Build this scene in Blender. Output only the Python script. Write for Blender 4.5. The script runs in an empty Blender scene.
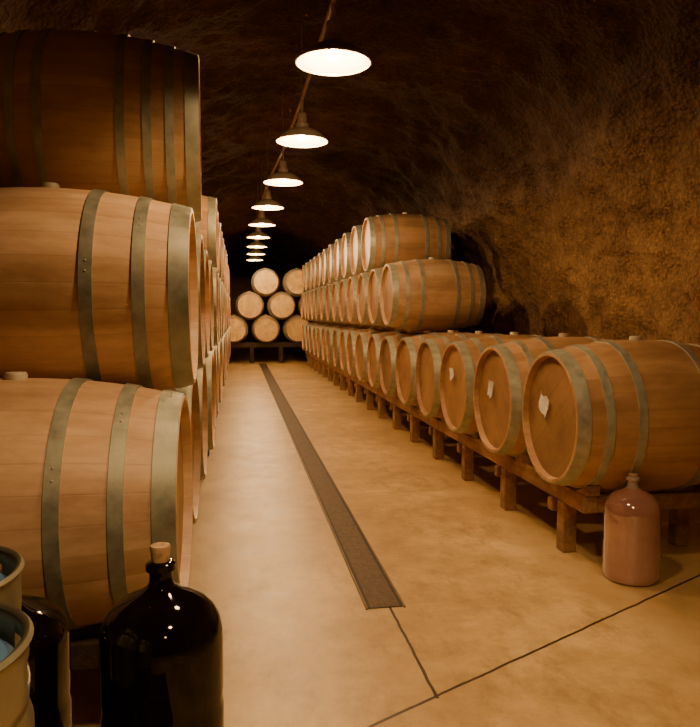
import bpy, bmesh, math, random
from mathutils import Vector, noise
random.seed(7)
scene=bpy.context.scene
COL=scene.collection

# ------------------------------------------------------------------ helpers
def link(o): COL.objects.link(o); return o
def empty(name,loc,label,cat,group=None):
    e=bpy.data.objects.new(name,None); e.empty_display_size=.1; e.location=loc
    e["label"]=label; e["category"]=cat
    if group: e["group"]=group
    return link(e)
def meshobj(name,me,parent=None,loc=(0,0,0)):
    o=bpy.data.objects.new(name,me); o.location=loc
    if parent: o.parent=parent
    return link(o)
def lathe_x(bm,prof,seg=48,mat=0,closed=False,smooth=True):
    rings=[]
    for (x,r) in prof:
        if r<1e-5:
            rings.append([bm.verts.new((x,0,0))])
        else:
            rings.append([bm.verts.new((x,r*math.cos(2*math.pi*i/seg),r*math.sin(2*math.pi*i/seg))) for i in range(seg)])
    n=len(rings)
    rng=range(n) if closed else range(n-1)
    for k in rng:
        a=rings[k]; b=rings[(k+1)%n]
        for i in range(seg):
            j=(i+1)%seg
            if len(a)==1 and len(b)==1: continue
            if len(a)==1: f=bm.faces.new((a[0],b[j],b[i]))
            elif len(b)==1: f=bm.faces.new((a[i],a[j],b[0]))
            else: f=bm.faces.new((a[i],a[j],b[j],b[i]))
            f.material_index=mat; f.smooth=smooth
def lathe_z(bm,prof,seg=40,mat=0,closed=False,off=(0,0)):
    rings=[]
    for (r,z) in prof:
        if r<1e-5: rings.append([bm.verts.new((off[0],off[1],z))])
        else: rings.append([bm.verts.new((off[0]+r*math.cos(2*math.pi*i/seg),off[1]+r*math.sin(2*math.pi*i/seg),z)) for i in range(seg)])
    n=len(rings)
    out=[]
    for k in (range(n) if closed else range(n-1)):
        a=rings[k]; b=rings[(k+1)%n]
        for i in range(seg):
            j=(i+1)%seg
            if len(a)==1 and len(b)==1: continue
            if len(a)==1: f=bm.faces.new((a[0],b[i],b[j]))
            elif len(b)==1: f=bm.faces.new((a[i],b[0],a[j]))
            else: f=bm.faces.new((a[i],b[i],b[j],a[j]))
            f.material_index=mat; f.smooth=True; out.append(f)
    return out
def finish(bm,name,mats,sharp=True):
    bmesh.ops.recalc_face_normals(bm,faces=bm.faces[:])
    me=bpy.data.meshes.new(name); bm.to_mesh(me); bm.free()
    for m in mats: me.materials.append(m)
    if sharp:
        try: me.set_sharp_from_angle(angle=math.radians(35))
        except Exception: pass
    return me
def box(bm,c,s,bev=.006,mat=0):
    r=bmesh.ops.create_cube(bm,size=1)
    vs=r['verts']
    for v in vs: v.co=Vector((v.co.x*s[0]+c[0],v.co.y*s[1]+c[1],v.co.z*s[2]+c[2]))
    es=list({e for v in vs for e in v.link_edges})
    if bev>0: bmesh.ops.bevel(bm,geom=es,offset=bev,segments=1,affect='EDGES')
def boxmesh(name,s,mat,bev=.006):
    bm=bmesh.new(); box(bm,(0,0,0),s,bev); return finish(bm,name,[mat],False)

# ------------------------------------------------------------------ materials
class NT:
    def __init__(s,name):
        s.m=bpy.data.materials.new(name); s.m.use_nodes=True
        s.t=s.m.node_tree; s.n=s.t.nodes; s.b=s.n['Principled BSDF']
    def node(s,t,**k):
        x=s.n.new(t)
        for a,v in k.items(): setattr(x,a,v)
        return x
    def l(s,a,b): s.t.links.new(a,b)
    def val(s,sock,v):
        if hasattr(v,'links'): s.l(v,sock)
        else: sock.default_value=v
    def math(s,op,a,b=None,c=None,clamp=False):
        x=s.node('ShaderNodeMath',operation=op); x.use_clamp=clamp
        s.val(x.inputs[0],a)
        if b is not None: s.val(x.inputs[1],b)
        if c is not None: s.val(x.inputs[2],c)
        return x.outputs[0]
    def obj(s): return s.node('ShaderNodeTexCoord').outputs['Object']
    def mapping(s,v,scale,loc=(0,0,0)):
        x=s.node('ShaderNodeMapping'); s.l(v,x.inputs['Vector']); x.inputs['Scale'].default_value=scale
        if hasattr(loc,'links'): s.l(loc,x.inputs['Location'])
        else: x.inputs['Location'].default_value=loc
        return x.outputs[0]
    def noise(s,v,scale,detail=4,rough=.55):
        x=s.node('ShaderNodeTexNoise'); s.l(v,x.inputs['Vector'])
        x.inputs['Scale'].default_value=scale; x.inputs['Detail'].default_value=detail; x.inputs['Roughness'].default_value=rough
        return x.outputs[0]
    def ramp(s,f,stops):
        x=s.node('ShaderNodeValToRGB'); s.l(f,x.inputs[0]); cr=x.color_ramp
        while len(cr.elements)<len(stops): cr.elements.new(.5)
        for e,(p,c) in zip(cr.elements,stops):
            e.position=p; e.color=(c[0],c[1],c[2],1) if not isinstance(c,float) else (c,c,c,1)
        return x.outputs[0]
    def mix(s,f,a,b,mode='MIX'):
        x=s.node('ShaderNodeMix',data_type='RGBA',blend_type=mode)
        s.val(x.inputs[0],f)
        for k,v in ((6,a),(7,b)):
            if hasattr(v,'links'): s.l(v,x.inputs[k])
            else: x.inputs[k].default_value=(v[0],v[1],v[2],1)
        return x.outputs[2]
    def bump(s,h,strength,dist,nrm=None):
        x=s.node('ShaderNodeBump'); s.l(h,x.inputs['Height']); x.inputs['Strength'].default_value=strength
        x.inputs['Distance'].default_value=dist
        if nrm is not None: s.l(nrm,x.inputs['Normal'])
        return x.outputs[0]
    def set(s,**k):
        names={'color':'Base Color','rough':'Roughness','metal':'Metallic','normal':'Normal','coat':'Coat Weight','spec':'Specular IOR Level','trans':'Transmission Weight','ior':'IOR'}
        for a,v in k.items():
            i=s.b.inputs[names[a]]
            if isinstance(v,tuple): i.default_value=(v[0],v[1],v[2],1)
            else: s.val(i,v)
        return s.m

def mat_oak(name,c1,c2,heads=False):
    M=NT(name); o=M.obj()
    sep=M.node('ShaderNodeSeparateXYZ'); M.l(o,sep.inputs[0])
    rnd=M.node('ShaderNodeObjectInfo').outputs['Random']
    if heads:
        u=M.math('MULTIPLY',sep.outputs[1],10.5)
        grain=M.mapping(o,(20,60,3))
    else:
        ang=M.math('ARCTAN2',sep.outputs[2],sep.outputs[1])
        u=M.math('MULTIPLY_ADD',ang,28/(2*math.pi),28.0)
        cb0=M.node('ShaderNodeCombineXYZ'); M.l(M.math('MULTIPLY',sep.outputs[0],1.6),cb0.inputs[0])
        M.l(M.math('MULTIPLY',sep.outputs[1],34.0),cb0.inputs[1]); M.l(M.math('MULTIPLY',sep.outputs[2],34.0),cb0.inputs[2])
        grain=cb0.outputs[0]
    idx=M.math('FLOOR',u); fr=M.math('FRACT',u)
    wn=M.node('ShaderNodeTexWhiteNoise',noise_dimensions='2D')
    cb=M.node('ShaderNodeCombineXYZ'); M.l(idx,cb.inputs[0]); M.l(M.math('MULTIPLY',rnd,77.0),cb.inputs[1]); M.l(cb.outputs[0],wn.inputs['Vector'])
    g=M.noise(grain,1.0,6,.6)
    tone=M.math('ADD',M.math('MULTIPLY',wn.outputs[0],.30),M.math('MULTIPLY',g,.68))
    col=M.ramp(tone,[(.15,c1),(.85,c2)])
    off=M.node('ShaderNodeCombineXYZ')
    for i in range(3): M.l(M.math('MULTIPLY',rnd,31.0),off.inputs[i])
    st=M.noise(M.mapping(o,(1.5,4,4),off.outputs[0]),1.5,7,.68)
    col=M.mix(M.ramp(st,[(.44,0.0),(.72,.65)]),col,(c1[0]*.58,c1[1]*.50,c1[2]*.45))
    k=M.math('MULTIPLY_ADD',rnd,.42,.78)
    kk=M.node('ShaderNodeCombineXYZ')
    for i in range(3): M.l(k,kk.inputs[i])
    col=M.mix(1.0,col,kk.outputs[0],'MULTIPLY')
    e=M.math('ABSOLUTE',M.math('SUBTRACT',fr,.5))
    line=M.ramp(e,[(.465,0.0),(.497,1.0)])
    col=M.mix(M.math('MULTIPLY',line,.38 if heads else .20),col,(c1[0]*.4,c1[1]*.35,c1[2]*.3))
    h=M.math('SUBTRACT',M.math('MULTIPLY',g,.2),M.math('MULTIPLY',line,.6))
    return M.set(color=col,rough=M.math('MULTIPLY_ADD',g,.25,.33),normal=M.bump(h,.16,.003),spec=.45)
def mat_metal(name,c,rough=.42,metal=.8,blotch=.5,sc=7):
    M=NT(name); o=M.obj(); n=M.noise(o,sc,6,.65)
    col=M.ramp(n,[(.3,tuple(x*(1-blotch) for x in c)),(.65,c)])
    return M.set(color=col,metal=metal,rough=M.math('MULTIPLY_ADD',n,.3,rough-.12))
def mat_plain(name,c,rough=.5,metal=0.0,sc=12,var=.25):
    M=NT(name); n=M.noise(M.obj(),sc,4)
    return M.set(color=M.ramp(n,[(.3,tuple(x*(1-var) for x in c)),(.7,c)]),rough=rough,metal=metal)
def mat_timber(name,c1,c2):
    M=NT(name); o=M.obj()
    g=M.noise(M.mapping(o,(30,2.5,30)),1,7,.72); s=M.noise(o,5,6,.7)
    col=M.mix(M.ramp(s,[(.40,0.0),(.62,.6)]),M.ramp(g,[(.35,c1),(.65,c2)]),tuple(x*.5 for x in c1))
    return M.set(color=col,rough=.8,normal=M.bump(g,.8,.008))

OAK=mat_oak('oak_staves',(.50,.285,.145),(.84,.56,.32))
OAKD=mat_oak('oak_staves_aged',(.36,.195,.092),(.62,.375,.195))
OAKH=mat_oak('oak_head',(.25,.125,.052),(.46,.265,.118),True)
OAKP=mat_oak('oak_head_golden',(.66,.42,.15),(.95,.66,.27),True)
HOOP=mat_metal('galvanised_hoop',(.38,.37,.27),.5,.5,.45,14)
HOOPL=mat_metal('galvanised_hoop_pale',(.50,.49,.37),.45,.45,.4,14)
BUNG=mat_plain('silicone_bung',(.62,.52,.36),.5)
PAPER=mat_plain('paper_tag_white',(.86,.82,.74),.7,sc=60,var=.3)
TIMBER=mat_timber('rack_timber',(.28,.145,.065),(.48,.27,.125))
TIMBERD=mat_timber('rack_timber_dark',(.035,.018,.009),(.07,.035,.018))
SHADE=mat_metal('lamp_enamel',(.36,.26,.16),.35,.1,.3)
INNER=mat_plain('lamp_enamel_white',(.60,.45,.27),.4,var=.03)
PIPE=mat_metal('conduit_steel',(.38,.26,.15),.5,.1,.3)
def mat_emit(name,c,s):
    M=NT(name); M.set(color=(.9,.85,.7)); M.b.inputs['Emission Color'].default_value=(*c,1); M.b.inputs['Emission Strength'].default_value=s; return M.m
BULB=mat_emit('bulb_glow',(1,.75,.45),25)

def mat_rock(name,c1,c2,vault_shade):
    M=NT(name); o=M.obj()
    big=M.noise(o,.55,5,.6); mid=M.noise(o,3.2,4,.5); fine=M.noise(o,26,4,.6)
    def voro(sc):
        v=M.node('ShaderNodeTexVoronoi')
        w=M.node('ShaderNodeVectorMath',operation='MULTIPLY_ADD')
        nz=M.node('ShaderNodeTexNoise'); M.l(o,nz.inputs['Vector']); nz.inputs['Scale'].default_value=sc*.8
        M.l(nz.outputs[1],w.inputs[0]); w.inputs[1].default_value=(.7/sc,)*3; M.l(o,w.inputs[2])
        M.l(w.outputs[0],v.inputs['Vector']); v.inputs['Scale'].default_value=sc; return v.outputs[0]
    pit=M.math('ADD',M.math('MULTIPLY',voro(15),.5),M.math('MULTIPLY',voro(34),.5))
    t=M.math('ADD',M.math('ADD',M.math('MULTIPLY',big,.60),M.math('MULTIPLY',mid,.25)),M.math('MULTIPLY',M.math('SUBTRACT',fine,pit),.22))
    t=M.math('ADD',t,.08)
    col=M.ramp(t,[(.36,c1),(.62,c2)])
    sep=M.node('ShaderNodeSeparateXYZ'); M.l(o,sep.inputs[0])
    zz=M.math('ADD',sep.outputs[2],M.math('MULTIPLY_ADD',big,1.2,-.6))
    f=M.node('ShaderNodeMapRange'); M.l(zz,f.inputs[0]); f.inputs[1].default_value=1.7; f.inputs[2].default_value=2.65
    col=M.mix(f.outputs[0],col,M.mix(1.0,col,vault_shade,'MULTIPLY'))  # shade painted into the rock colour, deepening up the wall to the vault
    h=M.math('ADD',M.math('ADD',M.math('MULTIPLY',mid,.45),M.math('MULTIPLY',fine,.35)),M.math('MULTIPLY',pit,-.45))
    return M.set(color=col,rough=.85,normal=M.bump(h,1.0,.055),spec=.2)
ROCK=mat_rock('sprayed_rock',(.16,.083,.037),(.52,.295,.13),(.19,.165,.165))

def mat_floor():
    M=NT('concrete_floor'); o=M.obj()
    sep=M.node('ShaderNodeSeparateXYZ'); M.l(o,sep.inputs[0])
    X,Y=sep.outputs[0],sep.outputs[1]
    a=M.noise(o,.9,6,.62); b=M.noise(o,4,9,.76); c=M.noise(o,60,3,.6)
    t=M.math('ADD',M.math('MULTIPLY',a,.5),M.math('MULTIPLY',b,.5))
    col=M.ramp(t,[(.37,(.38,.235,.095)),(.5,(.60,.405,.175)),(.62,(.82,.60,.30))])
    dirt=M.noise(M.mapping(o,(1.0,.5,1)),5,9,.80)
    col=M.mix(M.ramp(dirt,[(.51,0.0),(.68,.60)]),col,(.25,.15,.06))
    lane=M.math('ABSOLUTE',M.math('SUBTRACT',X,.61))
    lm=M.math('MULTIPLY',M.ramp(lane,[(.08,.5),(.30,0.0)]),M.math('MULTIPLY',b,1.0))
    col=M.mix(lm,col,(.30,.18,.08))
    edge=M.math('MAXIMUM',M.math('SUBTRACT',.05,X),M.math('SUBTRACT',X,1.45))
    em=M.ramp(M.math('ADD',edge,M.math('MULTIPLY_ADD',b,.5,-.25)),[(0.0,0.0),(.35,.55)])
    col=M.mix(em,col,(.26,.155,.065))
    jw=M.math('MULTIPLY_ADD',M.noise(o,9,3),.012,-.006)
    d1=M.math('ABSOLUTE',M.math('ADD',M.math('SUBTRACT',X,.63),jw))
    m1=M.math('MULTIPLY',M.math('LESS_THAN',d1,.006),M.math('LESS_THAN',Y,2.86))
    m1=M.math('MULTIPLY',m1,M.math('GREATER_THAN',Y,2.13))
    nx,ny=-.475,.880
    d2=M.math('ADD',M.math('MULTIPLY',M.math('SUBTRACT',X,.383),nx),M.math('MULTIPLY',M.math('SUBTRACT',Y,2.01),ny))
    d2=M.math('ABSOLUTE',M.math('ADD',d2,jw)); m2=M.math('LESS_THAN',d2,.006)
    d3=M.math('ABSOLUTE',M.math('ADD',M.math('SUBTRACT',M.math('FRACT',M.math('MULTIPLY',Y,1/1.9)),.5),M.math('MULTIPLY',jw,.3)))
    m3=M.math('MULTIPLY',M.math('MULTIPLY',M.math('LESS_THAN',d3,.0026),.35),M.math('GREATER_THAN',Y,3.2))
    m=M.math('MAXIMUM',M.math('MAXIMUM',m1,m2),m3)
    col=M.mix(m,col,(.05,.025,.012))
    h=M.math('SUBTRACT',M.math('ADD',M.math('MULTIPLY',b,.4),M.math('MULTIPLY',c,.12)),m)
    return M.set(color=col,rough=M.math('MULTIPLY_ADD',b,.40,.22),normal=M.bump(h,.45,.008),spec=.5)
FLOOR=mat_floor()

# ------------------------------------------------------------------ setting
CX,AL,AR,H,EXP=.7,2.5,2.75,3.45,2.5
def arch(th,y,d=0):
    c,s=math.cos(th),math.sin(th)
    a=AR if c>0 else AL
    x=CX+(1 if c>0 else -1)*a*abs(c)**(2/EXP); z=H*abs(s)**(2/EXP)
    p=Vector((x,y,z)); n=(Vector((CX,y,1.1))-p).normalized()
    q=Vector((x*.9,y*.9,z*.9))
    dd=noise.fractal(q*.8,1.0,2.0,4)*.15+noise.fractal(q*3.0+Vector((5,2,9)),1.0,2.0,3)*.050+noise.noise(q*10)*.022
    return p+n*(dd+.02)
def tunnel(name,t0,t1,nt,y0,y1,ny):
    bm=bmesh.new(); g=[]
    for j in range(ny+1):
        y=y0+(y1-y0)*j/ny
        g.append([bm.verts.new(arch(t0+(t1-t0)*i/nt,y)) for i in range(nt+1)])
    for j in range(ny):
        for i in range(nt):
            f=bm.faces.new((g[j][i],g[j][i+1],g[j+1][i+1],g[j+1][i])); f.smooth=True
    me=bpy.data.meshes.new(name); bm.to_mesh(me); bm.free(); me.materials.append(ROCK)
    o=meshobj(name,me); o["kind"]="structure"; return o
D=math.radians
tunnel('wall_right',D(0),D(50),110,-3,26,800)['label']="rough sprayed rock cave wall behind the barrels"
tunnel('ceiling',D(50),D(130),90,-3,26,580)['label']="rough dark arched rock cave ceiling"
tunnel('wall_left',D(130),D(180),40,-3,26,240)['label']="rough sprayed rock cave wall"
bm=bmesh.new()
N=24
vs=[bm.verts.new(arch(math.pi*i/N,26)) for i in range(N+1)]
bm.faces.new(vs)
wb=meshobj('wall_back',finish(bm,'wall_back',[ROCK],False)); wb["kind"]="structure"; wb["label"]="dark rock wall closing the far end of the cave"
bm=bmesh.new(); box(bm,(.8,11.5,-.06),(7.4,29.4,.12),0)
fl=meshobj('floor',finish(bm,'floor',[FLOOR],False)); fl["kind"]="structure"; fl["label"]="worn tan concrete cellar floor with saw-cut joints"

# floor drain
def mat_grate():
    M=NT('drain_grating'); o=M.obj(); sep=M.node('ShaderNodeSeparateXYZ'); M.l(o,sep.inputs[0])
    n=M.noise(M.mapping(o,(3,1.5,1)),12,8,.75)
    col=M.ramp(n,[(.35,(.060,.038,.020)),(.65,(.14,.088,.045))])
    ax=M.math('ABSOLUTE',sep.outputs[0])
    f=M.math('LESS_THAN',M.math('FRACT',M.math('MULTIPLY',sep.outputs[1],60.0)),.45)
    f=M.math('MULTIPLY',f,M.math('LESS_THAN',ax,.058))
    slot=M.math('MULTIPLY',M.math('GREATER_THAN',ax,.063),1.0)
    m=M.math('MAXIMUM',M.math('MULTIPLY',f,.35),M.math('MULTIPLY',slot,.9))
    col=M.mix(m,col,(.015,.009,.005))
    return M.set(color=col,rough=.65,metal=.2,normal=M.bump(M.math('SUBTRACT',n,m),.6,.005))
GR=mat_grate(); FR=mat_metal('drain_frame',(.24,.16,.085),.5,.3)
dr=empty('floor_drain',(.61,0,0),"long narrow dark grated trench drain set in the concrete floor","drain")
bm=bmesh.new(); box(bm,(0,10.4,.001),(.15,15.1,.006),0); meshobj('drain_grate',finish(bm,'drain_grate',[GR],False),dr)
for sx in (-1,1):
    bm=bmesh.new(); box(bm,(sx*.082,10.4,.002),(.010,15.12,.010),.002); meshobj('drain_frame',finish(bm,'drain_frame',[FR],False),dr)

# ------------------------------------------------------------------ barrels
L,R,RH=.95,.365,.305
def rb(x): return R-(R-RH)*(abs(x)/(L/2))**2
def prof_body(n=14):
    p=[(-L/2+L*i/n,rb(-L/2+L*i/n)) for i in range(n+1)]
    pin=[(L/2,RH-.013),(L/2-.03,RH-.020)]
    return [(-L/2+.03,RH-.020),(-L/2,RH-.013)]+p+pin
def hoop_prof(a,b,sgn):
    xs=[-L/2+a,-L/2+(a+b)/2,-L/2+b]
    o=[(x,rb(x)+.0050) for x in xs]
    i=[(x,rb(x)-.002) for x in reversed(xs)]
    return [(x*sgn,r) for x,r in o+i]
HO=[(.002,.062),(.130,.168),(.280,.318)]
HO8=[(.003,.060),(.105,.140),(.195,.230),(.300,.335)]
def add_rivets(bm,a,b,sgn,ph):
    xm=(-L/2+(a+b)/2); r=rb(xm)+.0045
    for k in (-1,1):
        an=ph+k*.045
        m=bmesh.ops.create_uvsphere(bm,u_segments=6,v_segments=4,radius=.0035)
        for v in m['verts']: v.co=v.co+Vector((xm*sgn,r*math.cos(an),r*math.sin(an)))
def bm_body(bm,seg=56,mat=0): lathe_x(bm,prof_body(),seg,mat)
def bm_head(bm,s,seg=48,mat=0): lathe_x(bm,[(s*(L/2-.03),0),(s*(L/2-.03),RH-.018)],seg,mat,smooth=False)
def body_me(mat):
    bm=bmesh.new(); bm_body(bm,72); return finish(bm,'barrel_staves',[mat])
def head_me(mat):
    bm=bmesh.new(); lathe_x(bm,[(L/2-.045,0),(L/2-.03,0),(L/2-.03,RH-.018),(L/2-.045,RH-.018)],48,0); return finish(bm,'barrel_head',[mat])
BODY={'pale':body_me(OAK),'aged':body_me(OAKD)}
HEAD={'norm':head_me(OAKH),'pale':head_me(OAKP)}
def hoopset(H_,mt,riv=True):
    out=[]
    for sgn in (1,-1):
        for q,(a,b) in enumerate(H_):
            bm=bmesh.new(); lathe_x(bm,hoop_prof(a,b,sgn),72,0,closed=True)
            if riv: add_rivets(bm,a,b,sgn,2.0+q*.5)
            out.append(finish(bm,'barrel_hoop',[mt]))
    return out
ME_HOOP=hoopset(HO,HOOP); ME_HOOPL=hoopset(HO,HOOPL); ME_HOOP8=hoopset(HO8,HOOPL,False)
bm=bmesh.new(); lathe_z(bm,[(0,-.02),(.028,-.02),(.032,.012),(.028,.02),(0,.02)],20); ME_BUNG=finish(bm,'barrel_bung',[BUNG])
def tag_me(seed,w,h):
    rr=random.Random(seed)
    bm=bmesh.new()
    gv=[]
    for i in range(5):
        row=[]
        for j in range(5):
            sk=.35*(j/4-.5)*w*rr.uniform(.5,1)
            row.append(bm.verts.new((-.007-.016*math.sin(i/4*2.6)*(j/4)-.014*(1-j/4)**2-rr.uniform(0,.006),-w/2+w*i/4+sk+rr.uniform(-.004,.004),-h/2+h*j/4+(rr.uniform(-.014,.010) if j in (0,4) else 0))))
        gv.append(row)
    for i in range(4):
        for j in range(4): bm.faces.new((gv[i][j],gv[i+1][j],gv[i+1][j+1],gv[i][j+1]))
    return finish(bm,'paper_tag',[PAPER],False)
def full_me(mat):
    bm=bmesh.new(); bm_body(bm,40,0)
    for s in (-1,1): bm_head(bm,s,40,1)
    for sgn in (-1,1):
        for (a,b) in HO: lathe_x(bm,hoop_prof(a,b,sgn),40,2,closed=True)
    return finish(bm,'wine_barrel_simple',[mat,OAKH,HOOP])
FULL={'pale':full_me(OAK),'aged':full_me(OAKD)}

def barrel(loc,label,group,detail=True,rotz=0.0,tag=None,tagrot=0,roll=None,hoops=None,sx=1,wood='pale',head='norm',sc=1):
    roll=random.uniform(-3,3) if roll is None else roll
    if not detail:
        o=meshobj('wine_barrel',FULL[wood],None,loc); o.rotation_euler=(roll,0,rotz)
        o["label"]=label; o["category"]="barrel"; o["group"]=group; return o
    e=empty('wine_barrel',(loc[0],loc[1],loc[2]-R),label,"barrel",group); e.rotation_euler=(0,0,rotz); e.scale=(sx,sc,sc)
    def part(n,me): return meshobj(n,me,e,(0,0,R))
    b=part('staves',BODY[wood]); b.rotation_euler=(roll,0,0)
    for z in (0,math.pi):
        h=part('barrel_head',HEAD[head]); h.rotation_euler=(roll if z==0 else -roll,0,z)
    for me in (hoops or ME_HOOP):
        h=part('hoop',me); h.rotation_euler=(roll*.3,0,0)
    meshobj('bung',ME_BUNG,e,(0,0,2*R-.002))
    if tag:
        t=meshobj('paper_tag',tag_me(int(loc[1]*10),tag[2],tag[3]),e,(-(L/2-.026),tag[0],R+tag[1])); t.rotation_euler=(tagrot,0,0); t["label"]="small white paper tag stapled to the barrel head"
    return e

BZ=.70
GRT="barrels in the long row on timber racks"
tags={0:(.06,.06,.095,.085,.45),1:(.03,.06,.06,.085,.25),2:(.04,.09,.065,.085,-.3)}
XR=1.56+L/2
for k in range(18):
    tg=tags.get(k)
    lb="oak wine barrel with steel hoops lying on the timber rack"
    if k==0: lb="oak wine barrel with paper tag, beside the pinkish glass carboy"
    elif tg: lb="oak wine barrel with paper tag on its head, on timber rack"
    barrel((XR+random.uniform(-.012,.012),3.34+.8*k,BZ),lb,GRT,detail=k<10,rotz=random.uniform(-.012,.012),
           tag=tg[:4] if tg else None,tagrot=tg[4] if tg else 0,wood='aged',hoops=ME_HOOPL,sc=[1.075,1.065,1.05,1.035,1.02][k] if k<5 else 1)
STEP=.75
for k in range(13):
    lb="oak wine barrel stacked on the second tier of the row" if k else "oak wine barrel on the second tier, side fully exposed"
    barrel((1.50+L/2+random.uniform(-.012,.012),7.0+.8*k,BZ+STEP),lb,GRT,detail=k<6,rotz=random.uniform(-.01,.01),wood='pale' if k==0 else 'aged',hoops=ME_HOOPL)
SP=.80; VS=math.sqrt((2*R+.001)**2-(SP/2)**2)
for k in range(11):
    lb="oak wine barrel on the top tier of the row" if k else "oak wine barrel on the top tier, side fully exposed"
    barrel((1.49+L/2+random.uniform(-.012,.012),8.2+.8*k,BZ+STEP+VS+.012),lb,GRT,detail=k<5,rotz=random.uniform(-.01,.01),wood='aged',hoops=ME_HOOPL)
y0,y1=6.85,17.1
for xo in (-.10,.20):
    rr=rb(.15); z0=BZ+rr; z1=BZ+STEP-rr
    o=meshobj('stacking_slat',boxmesh('stacking_slat',(.06,y1-y0,z1-z0),TIMBER),None,(XR-.05+xo,(y0+y1)/2,(z0+z1)/2))
    o["label"]="long timber slat between stacked barrel tiers"; o["category"]="timber slat"; o["group"]="slats between barrel tiers"

# nested stack
GLT="barrels in the tall nested stack along the cave wall"
XL=-.156-L/2
names=["bottom","middle","top"]
for t in range(3):
    y0=2.15+.40*t
    for k in range(19-t):
        if t==2 and k in (1,2,3): continue
        lb="oak wine barrel in the %s tier of the nested stack"%names[t]
        if k==0: lb={0:"large pale oak barrel in bottom tier behind the dark carboy",1:"pale oak barrel in middle tier with bung on top",2:"shadowed oak barrel in the top tier under the cave ceiling"}[t]
        first=(t==2 and k==0)
        dx=random.uniform(-.010,.010)-(.012 if k else 0)
        barrel((XL+dx+(.085 if first else 0),y0+SP*k,BZ+VS*t+(.022 if first else 0)),lb,GLT,detail=k<4,rotz=.04 if first else random.uniform(-.008,.008),
               hoops=ME_HOOP8 if first else None,sx=.86 if first else 1,wood='pale' if k==0 else 'aged',sc=1.03 if first else 1)

GE="barrels stacked across the close of the aisle"
EY=18.5
VE=math.sqrt((2*R+.001)**2-.41**2)
EZ=.87
ends=[(-.10,EZ),(.72,EZ),(1.54,EZ),(.31,EZ+VE),(1.13,EZ+VE),(.72,EZ+2*VE),(1.54,EZ+2*VE),(1.95,EZ+VE),(2.36,EZ)]
for x,z in ends:
    barrel((x,EY,z),"oak barrel with its round golden head facing down the aisle",GE,detail=True,rotz=math.pi/2,head='pale')

# ------------------------------------------------------------------ racks
def rack(xf,xb,y0,nleg,top,group,label,pitch=.8,firstleg=.28,wedges=None,T=TIMBER):
    ln=nleg*pitch
    e=empty('barrel_rack',((xf+xb)/2,y0+ln/2,0),label,"barrel rack",group)
    hx=abs(xb-xf)/2; s=1 if xb>xf else -1
    rh=.095
    rail=boxmesh('rail',(.080,ln-.01,rh),T)
    meshobj('rail',rail,e,(-s*hx,0,top-rh/2)); meshobj('rail',rail,e,(s*hx,0,top-rh/2))
    rr=random.Random(int(y0*10))
    cross=boxmesh('crossbar',(2*hx+.12,.055,.07),T)
    for i in range(nleg):
        y=-ln/2+firstleg+i*pitch
        for sd in (-1,1):
            leg=boxmesh('leg',(.085+rr.uniform(-.008,.012),.085+rr.uniform(-.01,.015),top-rh),T)
            lo=meshobj('leg',leg,e,(sd*s*hx,y+rr.uniform(-.015,.015),(top-rh)/2)); lo.rotation_euler=(0,0,rr.uniform(-.08,.08))
        meshobj('crossbar',cross,e,(0,y+.08,top-rh-.035))
    meshobj('crossbar',boxmesh('crossbar',(2*hx-.075,.06,.08),T),e,(0,-ln/2+.04,top-.055))
    if wedges:
        bm=bmesh.new()
        a=[bm.verts.new(c) for c in ((-.035,0,0),(.035,0,0),(-.035,.11,0),(.035,.11,0),(-.035,.11,.05),(.035,.11,.05))]
        for f in ((0,1,3,2),(2,3,5,4),(0,4,5,1),(0,2,4),(1,5,3)): bm.faces.new([a[i] for i in f])
        wm=finish(bm,'wedge',[T],False)
        for yc in wedges:
            for sg in (-1,1):
                w=meshobj('wedge',wm,e,(-s*hx,yc-(y0+ln/2)+sg*.085,top))
                if sg<0: w.rotation_euler=(0,0,math.pi)
    return e
TOP=BZ-rb(.325)
ys=[3.34+.8*k for k in range(18)]
y=3.16
for n in (4,4,4,4,2):
    rack(XR-.325,XR+.325,y,n,TOP,"timber racks under the long barrel row","low rough timber barrel rack with square legs on concrete",
         firstleg=.26,wedges=[q for q in ys if y<q<y+n*.8]); y+=n*.8
y=1.95
for n in (5,5,5,4):
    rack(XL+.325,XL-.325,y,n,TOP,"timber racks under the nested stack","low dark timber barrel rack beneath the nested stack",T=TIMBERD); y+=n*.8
e=empty('barrel_rack',(1.1,EY,0),"dark timber rack under the barrels closing the aisle","barrel rack")
rt=EZ-rb(.3)
for yo in (-.3,.3):
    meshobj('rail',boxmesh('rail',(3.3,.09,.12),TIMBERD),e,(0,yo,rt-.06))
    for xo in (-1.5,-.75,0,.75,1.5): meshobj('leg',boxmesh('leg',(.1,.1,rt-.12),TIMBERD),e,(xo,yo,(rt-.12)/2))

# ------------------------------------------------------------------ lamps
bm=bmesh.new()
outer=[(.030,.092),(.055,.088),(.085,.078),(.120,.060),(.150,.040),(.170,.022),(.182,.008),(.193,.0),(.195,-.010)]
inner=[(.190,-.010),(.188,.0),(.177,.005),(.164,.018),(.144,.034),(.114,.054),(.080,.070),(.045,.079),(.0,.081)]
lathe_z(bm,outer,48,0); lathe_z(bm,[outer[-1],inner[0]],48,0); lathe_z(bm,inner,48,1)
bmesh.ops.remove_doubles(bm,verts=bm.verts[:],dist=1e-5)
ME_SH=finish(bm,'lamp_shade',[SHADE,INNER])
bm=bmesh.new(); lathe_z(bm,[(0,.205),(.02,.205),(.036,.195),(.038,.128),(.050,.120),(.050,.086),(.0,.084)],28); ME_CAP=finish(bm,'lamp_socket',[SHADE])
bm=bmesh.new(); lathe_z(bm,[(.0105,.20),(.0105,.30)],12); ME_STEM=finish(bm,'stem',[PIPE])
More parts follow.
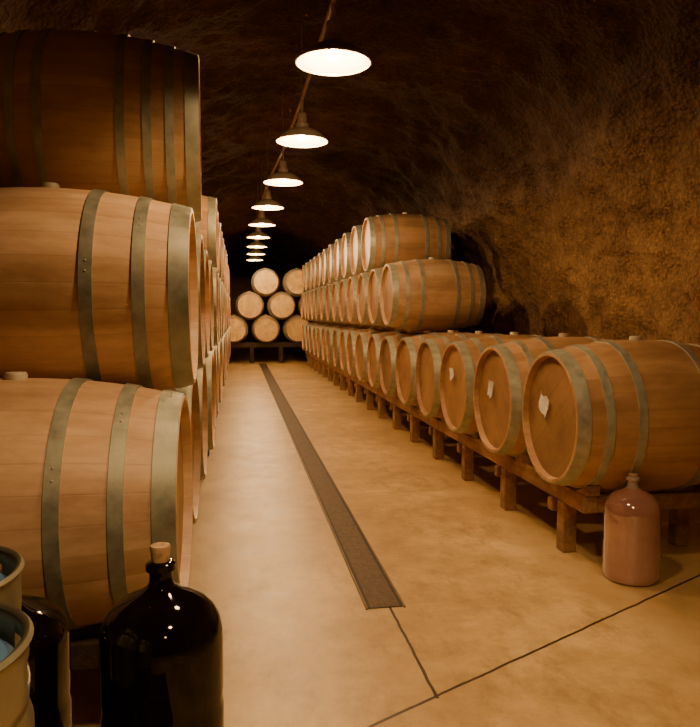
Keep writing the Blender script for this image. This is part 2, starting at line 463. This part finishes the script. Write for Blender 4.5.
bm=bmesh.new(); lathe_z(bm,[(0,.080),(.014,.078),(.016,.066),(.030,.048),(.034,.030),(.028,.012),(.012,.002),(0,.0)],24); ME_BULB=finish(bm,'bulb',[BULB])
LAMPX=[.50,.49,.455,.375,.362,.357,.375,.40,.42]
LZ=2.55
LCOL=(1,.64,.305)
POW=60
lamps=[(LAMPX[k],3.67+1.66*k) for k in range(9)]  # last lamp is an added one, brightening the barrels that close the aisle
for k,(x,yy) in enumerate(lamps):
    e=empty('pendant_lamp',(x,yy,LZ),"round enamel pendant lamp, glowing underside, hanging from ceiling conduit","lamp","row of pendant lamps over the aisle")
    meshobj('lamp_shade',ME_SH,e); meshobj('lamp_socket',ME_CAP,e); meshobj('stem',ME_STEM,e); meshobj('bulb',ME_BULB,e)
    ld=bpy.data.lights.new('lamp_light','POINT'); ld.energy=POW*(1 if k<7 else 1.25); ld.color=LCOL; ld.shadow_soft_size=.03
    lo=bpy.data.objects.new('lamp_light',ld); lo.parent=e; lo.location=(0,0,-.035); link(lo)
for (x,yy,p) in ((.5,2.01,84),(.5,.35,130),(.5,-1.31,90)):
    ld=bpy.data.lights.new('lamp_light_near','SPOT'); ld.spot_size=D(120); ld.spot_blend=.35; ld.shadow_soft_size=.10; ld.energy=p; ld.color=LCOL
    lo=bpy.data.objects.new('lamp_light_near',ld); lo.location=(x,yy,LZ); link(lo)
pts=[(.5,-1.3,2.85),(.5,2.0,2.85)]+[(x,yy,2.85) for x,yy in lamps]+[(.43,18.5,2.85)]
cu=bpy.data.curves.new('conduit','CURVE'); cu.dimensions='3D'; cu.bevel_depth=.014; cu.bevel_resolution=3
sp=cu.splines.new('POLY'); sp.points.add(len(pts)-1)
for p,c in zip(sp.points,pts): p.co=(*c,1)
cu.materials.append(PIPE)
tmp=bpy.data.objects.new('tmp',cu); link(tmp)
dg=bpy.context.evaluated_depsgraph_get(); me=bpy.data.meshes.new_from_object(tmp.evaluated_get(dg)); bpy.data.objects.remove(tmp)
ec=empty('electrical_conduit',(.45,0,2.85),"thin metal conduit along the cave ceiling above the pendant lamps","conduit")
meshobj('conduit_pipe',me,ec,(-.45,0,-2.85))
bm=bmesh.new(); lathe_z(bm,[(.004,0),(.004,.62)],8); hm=finish(bm,'hanger',[PIPE])
for k in range(9): meshobj('hanger_rod',hm,ec,(lamps[k][0]-.45,lamps[k][1],0))

# ------------------------------------------------------------------ carboys
def mat_gloss(name,c1,c2,rough=.06,coat=1.0,spec=.6,trans=0.0):
    M=NT(name); n=M.noise(M.obj(),4,3)
    M.set(color=M.ramp(n,[(.3,c1),(.7,c2)]),rough=rough,coat=coat,spec=spec,trans=trans); M.b.inputs['Coat Roughness'].default_value=.02; return M.m
PINK=mat_gloss('rose_wine_glass',(.29,.135,.105),(.42,.21,.165),.04,1.0,1.0)
PINK.node_tree.nodes['Principled BSDF'].inputs['Coat IOR'].default_value=1.9
DARK=mat_gloss('red_wine_dark_glass',(.003,.0015,.001),(.007,.003,.0015),.05,0,.3)
CLEAR=mat_gloss('clear_glass',(.55,.42,.33),(.68,.54,.43),.05,1.0,1.0,.45)
CORK=mat_plain('cork',(.55,.34,.17),.8,sc=70,var=.5)
CAP=mat_plain('dark_stopper',(.03,.02,.015),.5)
bodyp=[(0,.012),(.07,.010),(.105,.002),(.118,.006),(.126,.022),(.1275,.05),(.1250,.07),(.1275,.09),(.1275,.18),(.1250,.2),(.1275,.22),(.1275,.325),(.1260,.350),(.120,.374),(.108,.395),(.089,.413),(.064,.427),(.042,.437),(.030,.446)]
neckp=[(.030,.446),(.0245,.456),(.0235,.472),(.025,.480),(.031,.483),(.031,.496),(.025,.501),(.018,.502),(.018,.47)]
def carboy(loc,glass,neck,label,stop=CORK,sh=.535,sz=1):
    e=empty('glass_carboy',loc,label,"glass bottle"); e.scale=(1,1,sz)
    bm=bmesh.new(); lathe_z(bm,bodyp,64); meshobj('bottle_body',finish(bm,'carboy_body',[glass]),e)
    bm=bmesh.new(); lathe_z(bm,neckp,32); meshobj('bottle_neck',finish(bm,'carboy_neck',[neck]),e)
    bm=bmesh.new()
    lathe_z(bm,[(0,.475),(.0165,.478),(.0185,.503),(.0215,sh-.005),(.020,sh),(0,sh)],24); meshobj('stopper',finish(bm,'stopper',[stop]),e)
    return e
carboy((1.83,3.0,0),PINK,CLEAR,"clear glass carboy filled with pinkish wine beside the rack",sh=.512,sz=.98)
PZ=.24
carboy((-.166,1.485,PZ),DARK,DARK,"large dark glass carboy of red wine with cork stopper",sz=.985)
carboy((-.500,1.565,PZ),DARK,DARK,"dark glass carboy partly hidden behind the steel kegs",stop=CAP,sh=.51,sz=.9)

# kegs
STEEL=mat_metal('brushed_keg_steel',(.38,.35,.23),.38,.8,.25)
BLUE=mat_metal('bluish_keg_top',(.10,.23,.44),.35,.2,.2)
def keg(loc,label,rot,sz=1):
    e=empty('steel_keg',loc,label,"keg","steel kegs beside the barrels"); e.rotation_euler=(0,0,rot); e.scale=(1,1,sz)
    r=.165
    bm=bmesh.new()
    lathe_z(bm,[(0,.03),(.10,.03),(.15,.05),(r,.09),(r,.18),(r+.006,.19),(r+.006,.205),(r,.215),(r,.36),(r+.006,.37),(r+.006,.385),(r,.395),(r,.47),(.155,.505),(.12,.525)],56)
    meshobj('keg_body',finish(bm,'keg_body',[STEEL]),e)
    bm=bmesh.new(); lathe_z(bm,[(.152,.515),(.148,.548),(.135,.560),(.06,.566),(0,.568)],56); meshobj('keg_top',finish(bm,'keg_top',[BLUE]),e)
    bm=bmesh.new(); lathe_z(bm,[(0,.59),(.025,.59),(.028,.578),(.034,.572),(.034,.56),(0,.56)],24); meshobj('valve',finish(bm,'keg_valve',[STEEL]),e)
    bm=bmesh.new()
    fs=lathe_z(bm,[(.158,.49),(.161,.51),(.162,.525),(.162,.56),(.161,.575),(.163,.582),(.168,.588),(.163,.594),(.155,.59)],56)
    dele=[f for f in fs if .527<f.calc_center_median().z<.559 and (math.degrees(math.atan2(f.calc_center_median().y,f.calc_center_median().x))%120)<34]
    bmesh.ops.delete(bm,geom=dele,context='FACES')
    o=meshobj('keg_collar',finish(bm,'keg_collar',[STEEL]),e); md=o.modifiers.new('s','SOLIDIFY'); md.thickness=.004
    bm=bmesh.new(); lathe_z(bm,[(.150,.06),(.160,.04),(.163,.004),(.158,0),(.152,.004),(.148,.05)],56); meshobj('foot_ring',finish(bm,'foot_ring',[STEEL]),e)
keg((-.54,1.245,PZ),"brushed steel keg with bluish top standing by the dark carboy",.9,.97)
keg((-.437,.925,PZ),"brushed steel keg with bluish top on the low pallet",2.2)
pe=empty('wooden_pallet',(-.42,1.17,0),"low timber pallet carrying the kegs and dark carboys","pallet")
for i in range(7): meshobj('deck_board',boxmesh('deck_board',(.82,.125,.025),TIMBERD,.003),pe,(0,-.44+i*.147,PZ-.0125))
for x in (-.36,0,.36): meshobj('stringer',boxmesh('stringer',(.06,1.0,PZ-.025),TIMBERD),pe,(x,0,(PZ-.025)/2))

# ------------------------------------------------------------------ world + camera
w=bpy.data.worlds.new('World'); scene.world=w; w.use_nodes=True
bg=w.node_tree.nodes['Background']; bg.inputs[0].default_value=(.9,.5,.25,1); bg.inputs[1].default_value=.02
cam=bpy.data.cameras.new('Camera'); cam.sensor_fit='HORIZONTAL'; cam.sensor_width=36; cam.lens=36; cam.clip_end=100
co=bpy.data.objects.new('Camera',cam); link(co); co.location=(0,0,1.25)
co.rotation_euler=(D(90-4.0),0,D(-9.09)); scene.camera=co
